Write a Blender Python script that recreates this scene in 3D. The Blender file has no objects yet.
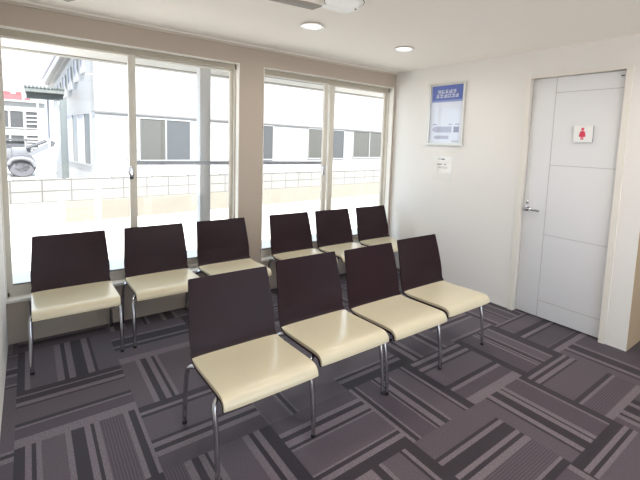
import bpy, bmesh, math, random
from mathutils import Vector, Matrix

random.seed(7)
scene = bpy.context.scene
COL = scene.collection
PI = math.pi

# ------------------------------------------------------------------ camera
CAM = Vector((0.14866, -3.32979, 1.40281))
YAW, PITCH, ROLL = 0.65992, -0.10294, 0.03601
FOC, U0, V0 = 403.203, 340.352, 185.586
_f = Vector((math.sin(YAW) * math.cos(PITCH), math.cos(YAW) * math.cos(PITCH), math.sin(PITCH)))
_r = Vector((math.cos(YAW), -math.sin(YAW), 0))
_u = _r.cross(_f)
RGT = math.cos(ROLL) * _r + math.sin(ROLL) * _u
UPV = -math.sin(ROLL) * _r + math.cos(ROLL) * _u
FWD = _f
cd = bpy.data.cameras.new('camera')
cd.sensor_width = 36.0
cd.sensor_fit = 'HORIZONTAL'
cd.lens = FOC * 36.0 / 640.0
cd.shift_x = (320.0 - U0) / 640.0
cd.shift_y = (V0 - 240.0) / 640.0
cd.clip_start = 0.02
cam = bpy.data.objects.new('camera', cd)
COL.objects.link(cam)
m3 = Matrix((RGT, UPV, -FWD)).transposed()
cam.matrix_world = Matrix.Translation(CAM) @ m3.to_4x4()
scene.camera = cam


def floor_hit(px, py):
    d = RGT * ((px - U0) / FOC) + UPV * ((V0 - py) / FOC) + FWD
    return CAM + d * (-CAM.z / d.z)


# ------------------------------------------------------------------ room sizes
W = 3.481          # right wall
H = 2.223          # ceiling
YB = -5.4          # wall behind the camera
YE = -2.43         # end of the right wall, corridor beyond
SILL, HEAD = 0.305, 2.054
A0, A1 = 0.0, 1.598
B0, B1 = 1.825, 3.445
GZ = -0.30         # ground outside


# ------------------------------------------------------------------ materials
def lin(c):
    return tuple(((v / 255) / 12.92 if v / 255 <= 0.04045 else ((v / 255 + 0.055) / 1.055) ** 2.4) for v in c)


def nodes_of(name):
    m = bpy.data.materials.new(name)
    m.use_nodes = True
    nt = m.node_tree
    return m, nt, nt.nodes, nt.links, nt.nodes['Principled BSDF']


def mat(name, rgb, rough=0.5, metal=0.0, var=0.04, scale=8.0, bump=0.0, bscale=200.0, coat=0.0, spec=0.5):
    """principled material with a little procedural mottling of its own colour and an optional fine bump"""
    m, nt, N, L, b = nodes_of(name)
    c = lin(rgb)
    tc = N.new('ShaderNodeTexCoord')
    no = N.new('ShaderNodeTexNoise')
    no.inputs['Scale'].default_value = scale
    no.inputs['Detail'].default_value = 4
    L.new(tc.outputs['Object'], no.inputs['Vector'])
    mx = N.new('ShaderNodeMix')
    mx.data_type = 'RGBA'
    mx.inputs['A'].default_value = (*[v * (1 - var) for v in c], 1)
    mx.inputs['B'].default_value = (*[min(1, v * (1 + var)) for v in c], 1)
    L.new(no.outputs['Fac'], mx.inputs['Factor'])
    L.new(mx.outputs['Result'], b.inputs['Base Color'])
    b.inputs['Roughness'].default_value = rough
    b.inputs['Metallic'].default_value = metal
    b.inputs['Coat Weight'].default_value = coat
    b.inputs['Specular IOR Level'].default_value = spec
    if bump:
        n2 = N.new('ShaderNodeTexNoise')
        n2.inputs['Scale'].default_value = bscale
        n2.inputs['Detail'].default_value = 3
        L.new(tc.outputs['Object'], n2.inputs['Vector'])
        bp = N.new('ShaderNodeBump')
        bp.inputs['Strength'].default_value = bump
        bp.inputs['Distance'].default_value = 0.002
        L.new(n2.outputs['Fac'], bp.inputs['Height'])
        L.new(bp.outputs['Normal'], b.inputs['Normal'])
    return m


def carpet_mat(name, rgb, fleck, fscale, ribs=False):
    m, nt, N, L, b = nodes_of(name)
    c = lin(rgb)
    tc = N.new('ShaderNodeTexCoord')
    no = N.new('ShaderNodeTexNoise')
    no.inputs['Scale'].default_value = fscale
    no.inputs['Detail'].default_value = 2
    no.inputs['Roughness'].default_value = 0.7
    L.new(tc.outputs['Object'], no.inputs['Vector'])
    rp = N.new('ShaderNodeMapRange')
    rp.inputs['From Min'].default_value = 0.3
    rp.inputs['From Max'].default_value = 0.7
    rp.inputs['To Min'].default_value = 1 - fleck
    rp.inputs['To Max'].default_value = 1 + fleck
    L.new(no.outputs['Fac'], rp.inputs['Value'])
    fac = rp.outputs['Result']
    if ribs:
        uv = N.new('ShaderNodeUVMap')
        sx = N.new('ShaderNodeSeparateXYZ')
        L.new(uv.outputs['UV'], sx.inputs['Vector'])
        ml = N.new('ShaderNodeMath'); ml.operation = 'MULTIPLY'
        ml.inputs[1].default_value = 2 * PI * 40
        L.new(sx.outputs['X'], ml.inputs[0])
        sn = N.new('ShaderNodeMath'); sn.operation = 'SINE'
        L.new(ml.outputs[0], sn.inputs[0])
        mr = N.new('ShaderNodeMapRange')
        mr.inputs['From Min'].default_value = -0.4
        mr.inputs['From Max'].default_value = 0.4
        mr.inputs['To Min'].default_value = 0.74
        mr.inputs['To Max'].default_value = 1.2
        L.new(sn.outputs[0], mr.inputs['Value'])
        m2 = N.new('ShaderNodeMath'); m2.operation = 'MULTIPLY'
        L.new(fac, m2.inputs[0]); L.new(mr.outputs['Result'], m2.inputs[1])
        fac = m2.outputs[0]
    vm = N.new('ShaderNodeVectorMath'); vm.operation = 'SCALE'
    vm.inputs[0].default_value = c
    L.new(fac, vm.inputs['Scale'])
    L.new(vm.outputs['Vector'], b.inputs['Base Color'])
    b.inputs['Roughness'].default_value = 0.62
    b.inputs['Specular IOR Level'].default_value = 0.4
    b.inputs['Sheen Weight'].default_value = 0.08
    b.inputs['Sheen Roughness'].default_value = 0.5
    bp = N.new('ShaderNodeBump')
    bp.inputs['Strength'].default_value = 0.35
    bp.inputs['Distance'].default_value = 0.003
    L.new(no.outputs['Fac'], bp.inputs['Height'])
    L.new(bp.outputs['Normal'], b.inputs['Normal'])
    return m


def glass_mat(name, gloss=0.04, tint=(1, 1, 1)):
    m, nt, N, L, b = nodes_of(name)
    out = N['Material Output']
    tr = N.new('ShaderNodeBsdfTransparent')
    tr.inputs['Color'].default_value = (*tint, 1)
    gl = N.new('ShaderNodeBsdfGlossy')
    gl.inputs['Roughness'].default_value = 0.02
    mx = N.new('ShaderNodeMixShader')
    mx.inputs['Fac'].default_value = gloss
    L.new(tr.outputs[0], mx.inputs[1])
    L.new(gl.outputs[0], mx.inputs[2])
    L.new(mx.outputs[0], out.inputs['Surface'])
    return m


def emit_mat(name, rgb, s):
    m, nt, N, L, b = nodes_of(name)
    b.inputs['Base Color'].default_value = (0.9, 0.9, 0.88, 1)
    b.inputs['Emission Color'].default_value = (*lin(rgb), 1)
    b.inputs['Emission Strength'].default_value = s
    return m


def block_mat(name, rgb, mortar):
    m, nt, N, L, b = nodes_of(name)
    tc = N.new('ShaderNodeTexCoord')
    sp = N.new('ShaderNodeSeparateXYZ')
    cb = N.new('ShaderNodeCombineXYZ')
    L.new(tc.outputs['Object'], sp.inputs[0])
    L.new(sp.outputs['X'], cb.inputs['X']); L.new(sp.outputs['Z'], cb.inputs['Y'])
    br = N.new('ShaderNodeTexBrick')
    br.offset = 0.0
    br.inputs['Color1'].default_value = (*lin(rgb), 1)
    br.inputs['Color2'].default_value = (*[v * 0.95 for v in lin(rgb)], 1)
    br.inputs['Mortar'].default_value = (*lin(mortar), 1)
    br.inputs['Scale'].default_value = 1.0
    br.inputs['Brick Width'].default_value = 0.46
    br.inputs['Row Height'].default_value = 0.21
    br.inputs['Mortar Size'].default_value = 0.012
    L.new(cb.outputs[0], br.inputs['Vector'])
    no = N.new('ShaderNodeTexNoise')
    no.inputs['Scale'].default_value = 1.45
    no.inputs['Detail'].default_value = 6
    L.new(tc.outputs['Object'], no.inputs['Vector'])
    mr = N.new('ShaderNodeMapRange')
    mr.inputs['To Min'].default_value = 0.8; mr.inputs['To Max'].default_value = 1.15
    L.new(no.outputs['Fac'], mr.inputs['Value'])
    vm = N.new('ShaderNodeVectorMath'); vm.operation = 'SCALE'
    L.new(br.outputs['Color'], vm.inputs[0]); L.new(mr.outputs['Result'], vm.inputs['Scale'])
    L.new(vm.outputs['Vector'], b.inputs['Base Color'])
    b.inputs['Roughness'].default_value = 0.9
    return m


def rib_mat(name, rgb, period, depth=0.12, axis='X'):
    """corrugated or boarded cladding: thin darker joint lines"""
    m, nt, N, L, b = nodes_of(name)
    tc = N.new('ShaderNodeTexCoord')
    sp = N.new('ShaderNodeSeparateXYZ')
    L.new(tc.outputs['Object'], sp.inputs[0])
    ml = N.new('ShaderNodeMath'); ml.operation = 'MULTIPLY'; ml.inputs[1].default_value = 1.0 / period
    L.new(sp.outputs[axis], ml.inputs[0])
    fr = N.new('ShaderNodeMath'); fr.operation = 'FRACT'
    L.new(ml.outputs[0], fr.inputs[0])
    gt = N.new('ShaderNodeMath'); gt.operation = 'GREATER_THAN'; gt.inputs[1].default_value = 0.93
    L.new(fr.outputs[0], gt.inputs[0])
    mx = N.new('ShaderNodeMix'); mx.data_type = 'RGBA'
    c = lin(rgb)
    mx.inputs['A'].default_value = (*c, 1)
    mx.inputs['B'].default_value = (*[v * (1 - depth) for v in c], 1)
    L.new(gt.outputs[0], mx.inputs['Factor'])
    L.new(mx.outputs['Result'], b.inputs['Base Color'])
    b.inputs['Roughness'].default_value = 0.6
    return m


M = {}
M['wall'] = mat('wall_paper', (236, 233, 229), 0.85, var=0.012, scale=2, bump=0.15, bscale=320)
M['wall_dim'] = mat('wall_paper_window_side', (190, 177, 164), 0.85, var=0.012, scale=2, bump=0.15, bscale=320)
M['wall_tan'] = mat('wall_paper_corridor', (196, 172, 142), 0.85, var=0.012, scale=2, bump=0.15, bscale=320)
M['ceiling'] = mat('ceiling_board', (250, 244, 235), 0.9, var=0.01, scale=2, bump=0.1, bscale=260)
M['trim'] = mat('white_trim', (240, 236, 228), 0.45, var=0.01)
M['crown'] = mat('crown_moulding', (206, 196, 184), 0.6, var=0.02)
M['frame'] = mat('aluminium_frame', (216, 210, 198), 0.45, metal=0.0, var=0.03, scale=20)
M['frame_shaded'] = mat('frame_head_shaded', (180, 172, 156), 0.5, var=0.03, scale=20)  # window frame with the head's shadow band put into its colour
M['gasket'] = mat('gasket', (90, 88, 84), 0.7)
M['screen'] = mat('screen_frame', (150, 154, 162), 0.5, metal=0.1, var=0.02)
M['glass'] = glass_mat('window_glass', 0.02)
M['door'] = mat('door_leaf', (234, 234, 236), 0.4, var=0.012, scale=3)
M['groove'] = mat('door_groove', (198, 196, 194), 0.6)
M['door_frame'] = mat('door_frame', (234, 229, 220), 0.45, var=0.015)
M['chrome'] = mat('chrome', (205, 205, 208), 0.16, metal=1.0, var=0.01)
M['cap'] = mat('black_plastic', (34, 30, 32), 0.5)
M['shell'] = mat('dark_laminate', (46, 30, 36), 0.38, var=0.10, scale=30, bump=0.05, bscale=500, spec=0.2)
M['vinyl'] = mat('cream_vinyl', (226, 216, 188), 0.30, var=0.015, scale=10, bump=0.05, bscale=420, spec=0.6, coat=0.25)
M['D'] = carpet_mat('carpet_plum_dark', (42, 32, 42), 0.16, 150)
M['M'] = carpet_mat('carpet_grey', (86, 76, 84), 0.22, 150)
M['N'] = carpet_mat('carpet_grey_dark', (74, 64, 73), 0.20, 150)
M['L'] = carpet_mat('carpet_grey_fleck', (113, 102, 109), 0.38, 130)
M['R'] = carpet_mat('carpet_ribbed', (80, 69, 78), 0.16, 150, ribs=True)
M['white_plastic'] = mat('white_plastic', (246, 246, 244), 0.35, var=0.005)
M['lamp'] = emit_mat('downlight_lens', (255, 250, 240), 1.0)
M['fan_blade'] = mat('fan_blade', (150, 142, 132), 0.55, var=0.05, scale=12)
M['silver'] = mat('silver_frame', (214, 214, 210), 0.35, metal=0.35, var=0.02)
M['blue'] = mat('poster_blue', (92, 112, 188), 0.4, var=0.06, scale=20)
M['blue_mid'] = mat('poster_blue_mid', (150, 164, 212), 0.4, var=0.05, scale=20)
M['poster'] = mat('poster_paper', (226, 232, 246), 0.4, var=0.03, scale=6)
M['ink'] = mat('poster_ink', (150, 152, 182), 0.6)
M['ink_dark'] = mat('paper_ink', (96, 94, 104), 0.6)
M['print_white'] = mat('print_white', (240, 242, 250), 0.4)
M['paper'] = mat('white_paper', (236, 234, 230), 0.6, var=0.01)
M['sleeve'] = glass_mat('clear_sleeve', 0.03)
M['red'] = mat('sign_red', (222, 66, 92), 0.5)
M['sign_shadow_grey'] = mat('sign_shadow_grey', (150, 150, 160), 0.4)  # grey of the sign's cast shadow, painted as a colour
# outside
M['ground'] = mat('concrete_ground', (178, 174, 168), 0.95, var=0.06, scale=1.2)
M['block'] = block_mat('block_wall', (102, 101, 98), (70, 69, 67))
M['render'] = mat('rendered_footing', (98, 94, 86), 0.95, var=0.14, scale=2.5)
M['render_white'] = mat('painted_footing', (122, 121, 118), 0.95, var=0.08, scale=2.5)
M['clad'] = rib_mat('white_cladding', (122, 122, 122), 0.34, 0.16)
M['clad_side'] = mat('white_side_wall', (126, 126, 127), 0.7, var=0.02)
M['band'] = mat('cladding_band', (80, 79, 78), 0.7)
M['win_out'] = mat('far_window_panel', (52, 53, 54), 0.3, var=0.05, scale=3)
M['win_beige'] = mat('far_window_blind', (58, 57, 53), 0.4, var=0.05, scale=3)
M['win_frame'] = mat('far_window_frame', (120, 120, 120), 0.5)
M['eave'] = mat('eave_board', (246, 246, 244), 0.7, var=0.02)
M['eave_drip'] = mat('eave_drip_edge', (150, 148, 142), 0.6)
M['post'] = mat('porch_post', (186, 187, 188), 0.6, var=0.02)
M['roof_red'] = mat('red_roof', (120, 58, 62), 0.7, var=0.1, scale=4)
M['house'] = mat('far_house_wall', (128, 129, 130), 0.8, var=0.03)
M['awning'] = rib_mat('awning_sheet', (74, 79, 78), 0.25, 0.25)
M['awning_dark'] = mat('awning_beam', (58, 62, 62), 0.7)
M['col_green'] = mat('green_column', (58, 64, 64), 0.7, var=0.06)
M['mach'] = mat('machine_body', (86, 88, 92), 0.6, var=0.08, scale=4)
M['mach_dark'] = mat('machine_dark', (52, 54, 58), 0.7, var=0.1, scale=6)
M['tyre'] = mat('tyre', (66, 67, 72), 0.85, var=0.1, scale=8)
M['pole'] = mat('grey_pole', (150, 152, 160), 0.6)
M['roof_grey'] = mat('roof_sheet', (140, 140, 150), 0.7, var=0.04)

MATLIST = list(M.values())


# ------------------------------------------------------------------ mesh helpers
class MB:
    """collects shapes into ONE mesh; every shape has its own material key"""

    def __init__(self):
        self.v, self.f, self.k, self.s = [], [], [], []

    def add(self, vs, fs, key, smooth=False):
        o = len(self.v)
        self.v += [Vector(p) for p in vs]
        for f in fs:
            self.f.append([o + i for i in f]); self.k.append(key); self.s.append(smooth)
        return self

    def box(self, a, b, key, mtx=None):
        x0, y0, z0 = [min(p, q) for p, q in zip(a, b)]
        x1, y1, z1 = [max(p, q) for p, q in zip(a, b)]
        vs = [Vector(p) for p in ((x0, y0, z0), (x1, y0, z0), (x1, y1, z0), (x0, y1, z0),
                                  (x0, y0, z1), (x1, y0, z1), (x1, y1, z1), (x0, y1, z1))]
        if mtx:
            vs = [mtx @ p for p in vs]
        return self.add(vs, [(0, 3, 2, 1), (4, 5, 6, 7), (0, 1, 5, 4), (1, 2, 6, 5), (2, 3, 7, 6), (3, 0, 4, 7)], key)

    def bbox(self, a, b, key, r=0.003, seg=2, mtx=None):
        """box with bevelled edges"""
        bm = bmesh.new()
        bmesh.ops.create_cube(bm, size=1)
        c = [(p + q) / 2 for p, q in zip(a, b)]
        s = [abs(q - p) for p, q in zip(a, b)]
        for v in bm.verts:
            v.co = Vector([c[i] + v.co[i] * s[i] for i in range(3)])
        bmesh.ops.bevel(bm, geom=list(bm.edges), offset=min(r, min(s) * 0.45), segments=seg, affect='EDGES', profile=0.5)
        bm.verts.index_update()
        vs = [(mtx @ v.co) if mtx else v.co.copy() for v in bm.verts]
        fs = [[v.index for v in f.verts] for f in bm.faces]
        bm.free()
        return self.add(vs, fs, key)

    def tube(self, pts, r, key, n=12, cap=True):
        pts = [Vector(p) for p in pts]
        rings = []
        up = None
        for i, p in enumerate(pts):
            t = (pts[min(i + 1, len(pts) - 1)] - pts[max(i - 1, 0)]).normalized()
            if up is None:
                up = t.orthogonal().normalized()
            else:
                up = (up - t * up.dot(t)).normalized()
            w = t.cross(up)
            rr = r[i] if isinstance(r, (list, tuple)) else r
            rings.append([p + (up * math.cos(2 * PI * k / n) + w * math.sin(2 * PI * k / n)) * rr for k in range(n)])
        vs = [q for ring in rings for q in ring]
        fs = []
        for i in range(len(pts) - 1):
            for k in range(n):
                fs.append((i * n + k, i * n + (k + 1) % n, (i + 1) * n + (k + 1) % n, (i + 1) * n + k))
        if cap:
            fs.append(tuple(reversed(range(n))))
            fs.append(tuple((len(pts) - 1) * n + k for k in range(n)))
        return self.add(vs, fs, key, True)

    def lathe(self, prof, key, n=40, mtx=None, smooth=True):
        """prof: (radius, z) list, revolved about z"""
        vs, fs = [], []
        for r, z in prof:
            for k in range(n):
                a = 2 * PI * k / n
                vs.append(Vector((r * math.cos(a), r * math.sin(a), z)))
        if mtx:
            vs = [mtx @ v for v in vs]
        for i in range(len(prof) - 1):
            for k in range(n):
                fs.append((i * n + k, i * n + (k + 1) % n, (i + 1) * n + (k + 1) % n, (i + 1) * n + k))
        fs.append(tuple(reversed(range(n))))
        fs.append(tuple((len(prof) - 1) * n + k for k in range(n)))
        return self.add(vs, fs, key, smooth)

    def prism(self, poly, d0, d1, key, mtx):
        """polygon in local (x, y) extruded along local z from d0 to d1"""
        n = len(poly)
        vs = [mtx @ Vector((p[0], p[1], d0)) for p in poly] + [mtx @ Vector((p[0], p[1], d1)) for p in poly]
        fs = [tuple(reversed(range(n))), tuple(range(n, 2 * n))]
        for k in range(n):
            fs.append((k, (k + 1) % n, n + (k + 1) % n, n + k))
        return self.add(vs, fs, key)

    def build(self, name, parent=None, loc=None):
        me = bpy.data.meshes.new(name)
        off = Vector(loc) if loc else Vector((0, 0, 0))
        me.from_pydata([tuple(v - off) for v in self.v], [], self.f)
        keys = sorted(set(self.k))
        for k in keys:
            me.materials.append(M[k])
        for p, k, s in zip(me.polygons, self.k, self.s):
            p.material_index = keys.index(k)
            p.use_smooth = s
        bm = bmesh.new(); bm.from_mesh(me)
        bmesh.ops.recalc_face_normals(bm, faces=bm.faces)
        bm.to_mesh(me); bm.free()
        try:
            me.set_sharp_from_angle(angle=math.radians(40))
        except Exception:
            pass
        o = bpy.data.objects.new(name, me)
        COL.objects.link(o)
        o.location = off
        if parent:
            o.parent = parent
        return o


def tag(o, label=None, cat=None, group=None, kind=None):
    if label: o['label'] = label
    if cat: o['category'] = cat
    if group: o['group'] = group
    if kind: o['kind'] = kind
    return o


def thing(name, label, cat, loc=(0, 0, 0), rz=0.0, group=None):
    o = bpy.data.objects.new(name, None)
    o.empty_display_size = 0.1
    COL.objects.link(o)
    o.location = loc
    o.rotation_euler = (0, 0, rz)
    return tag(o, label, cat, group)


def struct(name, mb, loc=None):
    return tag(mb.build(name, None, loc), kind='structure')


def children(o):
    return [c for c in bpy.data.objects if c.parent == o]


def copy_tree(o, parent=None):
    c = o.copy()
    COL.objects.link(c)
    if parent:
        c.parent = parent
    for ch in children(o):
        copy_tree(ch, c)
    return c


def smooth_path(pts, n=8):
    """Catmull-Rom through the points"""
    pts = [Vector(p) for p in pts]
    out = []
    for i in range(len(pts) - 1):
        p0, p1, p2, p3 = pts[max(i - 1, 0)], pts[i], pts[i + 1], pts[min(i + 2, len(pts) - 1)]
        for k in range(n):
            t = k / n
            out.append(0.5 * ((2 * p1) + (p2 - p0) * t + (2 * p0 - 5 * p1 + 4 * p2 - p3) * t * t + (3 * p1 - p0 - 3 * p2 + p3) * t ** 3))
    out.append(pts[-1])
    return out


# ------------------------------------------------------------------ floor: carpet tiles
TX, TY, TS = 0.0529, -0.6606, 0.5
# stripes of the tiles that can be made out: (kind, point on the far edge of the stripe seen on the floor)
TILES = {
    (0, 0): [('D', 72.5, 381.9), ('L', 72.5, 383.2), ('D', 72.5, 388), ('L', 72.5, 391.3), ('D', 72.5, 392.8), ('M', 72.5, 407.5),
             ('D', 72.5, 410.6), ('L', 72.5, 412.2), ('N', 72.5, 421.9), ('L', 0, 999)],
    (0, 1): [('D', 25.2, 442.5), ('L', 31.5, 442.5), ('D', 36, 442.5), ('L', 41.5, 442.5), ('M', 66.2, 442.5), ('L', 72.5, 442.5),
             ('D', 87, 442.5), ('L', 94, 442.5), ('D', 98, 442.5), ('L', 104.2, 442.5), ('R', 133.1, 442.5), ('L', 139, 442.5),
             ('D', 147.2, 442.5), ('L', 0, 999)],
    (1, 0): [('M', 141.9, 375), ('L', 147.5, 375), ('D', 154.4, 375), ('L', 160.6, 375), ('D', 164.4, 375), ('L', 168.7, 375), ('M', 0, 999)],
    (1, 1): [('D', 167.5, 403.7), ('L', 167.5, 406.6), ('D', 167.5, 409.4), ('M', 167.5, 434.5), ('D', 167.5, 437.8), ('L', 167.5, 442.7),
             ('D', 167.5, 447.5), ('L', 167.5, 453), ('N', 0, 999)],
    (1, 2): [('R', 189.4, 475), ('L', 198.8, 475), ('D', 208, 475), ('L', 216, 475), ('D', 220, 475), ('L', 228, 475), ('M', 268, 475),
             ('L', 277.5, 475), ('D', 284.4, 475), ('L', 293.7, 475), ('D', 0, 999)],
    (2, 1): [('L', 255, 410), ('M', 286, 410), ('L', 290, 410), ('D', 295.6, 410), ('L', 298, 410), ('M', 0, 999)],
    (2, 2): [('N', 305, 422.8), ('L', 305, 427.5), ('D', 305, 432.8), ('L', 305, 440.2), ('D', 305, 443.6), ('L', 305, 446), ('M', 340, 460.5),
             ('L', 340, 463), ('D', 340, 468), ('L', 340, 475), ('D', 0, 999)],
    (3, 2): [('L', 393, 422.5), ('D', 399.5, 422.5), ('L', 402.6, 422.5), ('N', 407.3, 407), ('L', 409.7, 407), ('D', 413.6, 407),
             ('L', 422, 407), ('D', 430, 407), ('L', 434, 407), ('M', 459, 407), ('D', 462, 407), ('L', 466.5, 407), ('D', 0, 999)],
    (2, 3): [('L', 372.5, 470), ('D', 383.7, 470), ('L', 389.4, 470), ('M', 420, 470), ('D', 424.4, 470), ('L', 430.5, 470), ('D', 0, 999)],
    (3, 3): [('M', 467, 437.5), ('D', 467, 442), ('L', 467, 448.4), ('D', 482.5, 455), ('L', 482.5, 462), ('D', 482.5, 468.7),
             ('L', 505, 461), ('R', 545, 470), ('L', 545, 476), ('D', 0, 999)],
    (4, 3): [('M', 542, 431), ('D', 546, 431), ('L', 554, 431), ('D', 568.7, 431), ('L', 576.6, 431), ('D', 579.7, 431), ('L', 586.7, 431),
             ('N', 576, 408.7), ('L', 579.5, 408.7), ('D', 0, 999)],
    (4, 2): [('D', 450, 347), ('L', 450, 350.6), ('D', 450, 355), ('L', 450, 358.7), ('D', 450, 361.2), ('M', 485.6, 365), ('D', 485.6, 369.7),
             ('L', 485.6, 373.6), ('N', 485.6, 387), ('L', 0, 999)],
    (5, 2): [('D', 487, 353.2), ('N', 511, 353.2), ('L', 514.5, 353.2), ('D', 516.5, 353.2), ('L', 519, 353.2), ('D', 525, 353.2),
             ('L', 528, 353.2), ('M', 540, 352), ('L', 543.5, 352), ('D', 0, 999)],
    (6, 2): [('N', 517.5, 313.2), ('L', 517.5, 317.5), ('D', 517.5, 319.4), ('M', 536, 323), ('D', 536, 328.7), ('L', 536, 332),
             ('D', 536, 334.4), ('N', 555, 343), ('L', 555, 343.2), ('D', 555, 348.5), ('L', 0, 999)],
    (5, 3): [('D', 540, 369.7), ('L', 540, 373.6), ('D', 540, 378), ('L', 540, 383.7), ('D', 540, 386.4), ('M', 595, 383.2), ('D', 595, 389.4),
             ('L', 595, 393.7), ('R', 620, 401), ('L', 0, 999)],
    (4, 4): [('D', 602.8, 449), ('L', 602.8, 458.4), ('D', 602.8, 466), ('L', 602.8, 475), ('M', 0, 999)],
    (6, 3): [('M', 586, 358.7), ('D', 590, 358.7), ('L', 596, 358.7), ('D', 610, 358.7), ('L', 615, 358.7), ('N', 0, 999)],
    (3, 1): [('M', 357.5, 369), ('L', 357.5, 371), ('D', 357.5, 373.7), ('L', 357.5, 377.5), ('D', 0, 999)],
    (0, -1): [('D', 25, 362.5), ('L', 30, 362.5), ('M', 55.6, 362.5), ('L', 62.5, 362.5), ('D', 67, 362.5), ('L', 73.7, 362.5),
              ('D', 86, 362.5), ('L', 93, 362.5), ('D', 96.5, 362.5), ('M', 0, 999)],
    (1, -1): [('M', 141.3, 332.8), ('L', 141.3, 334.4), ('D', 141.3, 340.5), ('L', 141.3, 342), ('D', 141.3, 345), ('L', 141.3, 343.2),
              ('M', 141.3, 353.7), ('L', 0, 999)],
}
PATTERN = [('M', .15), ('L', .03), ('D', .03), ('L', .03), ('D', .015), ('L', .02), ('N', .13), ('D', .05), ('L', .035), ('D', .075), ('L', .04),
           ('D', .025), ('L', .035), ('R', .14), ('L', .03), ('D', .045), ('L', .03), ('M', .12), ('D', .02), ('L', .02), ('N', .09), ('L', .03), ('D', .06), ('L', .025)]


def random_stripes(i, j):
    rng = random.Random(i * 131 + j * 17 + 5)
    seq = PATTERN if rng.random() < 0.5 else PATTERN[::-1]
    tot = sum(w for _, w in seq)
    o = rng.random() * tot
    out, pos = [], -o
    for k, w in seq * 3:
        a, b = max(pos, 0), min(pos + w, TS)
        if b > a:
            out.append((k, b / TS))
        pos += w
    out[-1] = (out[-1][0], 1.0)
    return out


def build_floor():
    vs, fs, ks, uvs = [], [], [], []
    for i in range(-1, 12):
        for j in range(-2, 10):
            x0, y0 = TX + i * TS, TY - j * TS
            along_x = (i + j) % 2 == 0
            if (i, j) in TILES:
                st, last = [], 0.0
                for k, px, py in TILES[(i, j)]:
                    if py > 900:
                        fr = 1.0
                    else:
                        P = floor_hit(px, py)
                        fr = (y0 - P.y) / TS if along_x else (P.x - x0) / TS
                    fr = min(1.0, max(last + 0.008, fr))
                    if last < 1.0:
                        st.append((k, fr)); last = fr
                st[-1] = (st[-1][0], 1.0)
            else:
                st = random_stripes(i, j)
            a = 0.0
            for k, b in st:
                if along_x:
                    q = (x0, x0 + TS, y0 - b * TS, y0 - a * TS)
                else:
                    q = (x0 + a * TS, x0 + b * TS, y0 - TS, y0)
                ylim = 0.0 if q[0] < W + 0.1 else YE
                X0, X1 = max(q[0], 0.0), min(q[1], 5.6)
                Y0, Y1 = max(q[2], YB), min(q[3], 0.0)
                if X1 > X0 and Y1 > Y0:
                    o = len(vs)
                    vs += [(X0, Y0, 0), (X1, Y0, 0), (X1, Y1, 0), (X0, Y1, 0)]
                    fs.append((o, o + 1, o + 2, o + 3)); ks.append(k)
                    for p in vs[o:]:
                        uvs.append(((y0 - p[1]) / TS if along_x else (p[0] - x0) / TS, 0.0))
                a = b
    # underside and edge so that the floor is a slab
    o = len(vs)
    vs += [(0, YB, -0.2), (5.6, YB, -0.2), (5.6, 0, -0.2), (0, 0, -0.2), (0, YB, -0.002), (5.6, YB, -0.002), (5.6, 0, -0.002), (0, 0, -0.002)]
    for f in [(0, 3, 2, 1), (0, 1, 5, 4), (1, 2, 6, 5), (2, 3, 7, 6), (3, 0, 4, 7)]:
        fs.append(tuple(o + q for q in f)); ks.append('D')
    me = bpy.data.meshes.new('floor')
    me.from_pydata(vs, [], fs)
    keys = ['D', 'M', 'N', 'L', 'R']
    for k in keys:
        me.materials.append(M[k])
    ul = me.uv_layers.new(name='UVMap')
    for p, k in zip(me.polygons, ks):
        p.material_index = keys.index(k)
    for lp in me.loops:
        if lp.vertex_index < len(uvs):
            ul.data[lp.index].uv = uvs[lp.vertex_index]
    ob = bpy.data.objects.new('floor', me)
    COL.objects.link(ob)
    tag(ob, kind='structure')


build_floor()

# ------------------------------------------------------------------ room shell
T = 0.16
mb = MB()
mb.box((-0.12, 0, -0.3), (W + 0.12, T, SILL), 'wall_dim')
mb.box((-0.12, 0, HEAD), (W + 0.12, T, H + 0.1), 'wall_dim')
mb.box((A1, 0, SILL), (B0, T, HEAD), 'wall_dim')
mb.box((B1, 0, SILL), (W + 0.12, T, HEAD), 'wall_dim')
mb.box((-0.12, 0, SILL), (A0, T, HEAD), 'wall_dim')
struct('wall_back', mb)

DY0, DY1, DZ = -1.545, -2.285, 2.008      # door opening in the right wall
mb = MB()
mb.box((W, 0, 0), (W + 0.12, DY0, H), 'wall')
mb.box((W, DY0, DZ), (W + 0.12, DY1, H), 'wall')
mb.box((W, DY1, 0), (W + 0.12, YE - 0.0012, H), 'wall')
mb.box((W + 0.004, YE - 0.0024, 0), (5.6, YE + 0.12, H), 'wall_tan')
struct('wall_right', mb)
mb = MB(); mb.box((-0.12, 0, 0), (0, YB, H), 'wall'); struct('wall_left', mb)
mb = MB()
RX0, RX1, RZ1 = 0.50, 3.30, 2.08  # unseen rear opening, added to let in fill daylight
mb.box((-0.12, YB - 0.12, 0), (RX0, YB, H), 'wall')
mb.box((RX1, YB - 0.12, 0), (5.72, YB, H), 'wall')
mb.box((RX0, YB - 0.12, RZ1), (RX1, YB, H), 'wall')
struct('wall_front', mb)
mb = MB()
for xx in (RX0, RX0 + 0.92, RX0 + 1.85, RX1 - 0.04):
    mb.box((xx, YB - 0.09, 0), (xx + 0.04, YB - 0.03, RZ1), 'frame')
mb.box((RX0, YB - 0.09, RZ1 - 0.05), (RX1, YB - 0.03, RZ1), 'frame')
mb.box((RX0, YB - 0.09, 0), (RX1, YB - 0.03, 0.04), 'frame')
rw = struct('window_3', mb)  # unseen glazing, added to brighten the room from behind
mb = MB(); mb.box((RX0, YB - 0.062, 0.04), (RX1, YB - 0.058, RZ1 - 0.05), 'glass'); mb.build('pane', rw)
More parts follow.
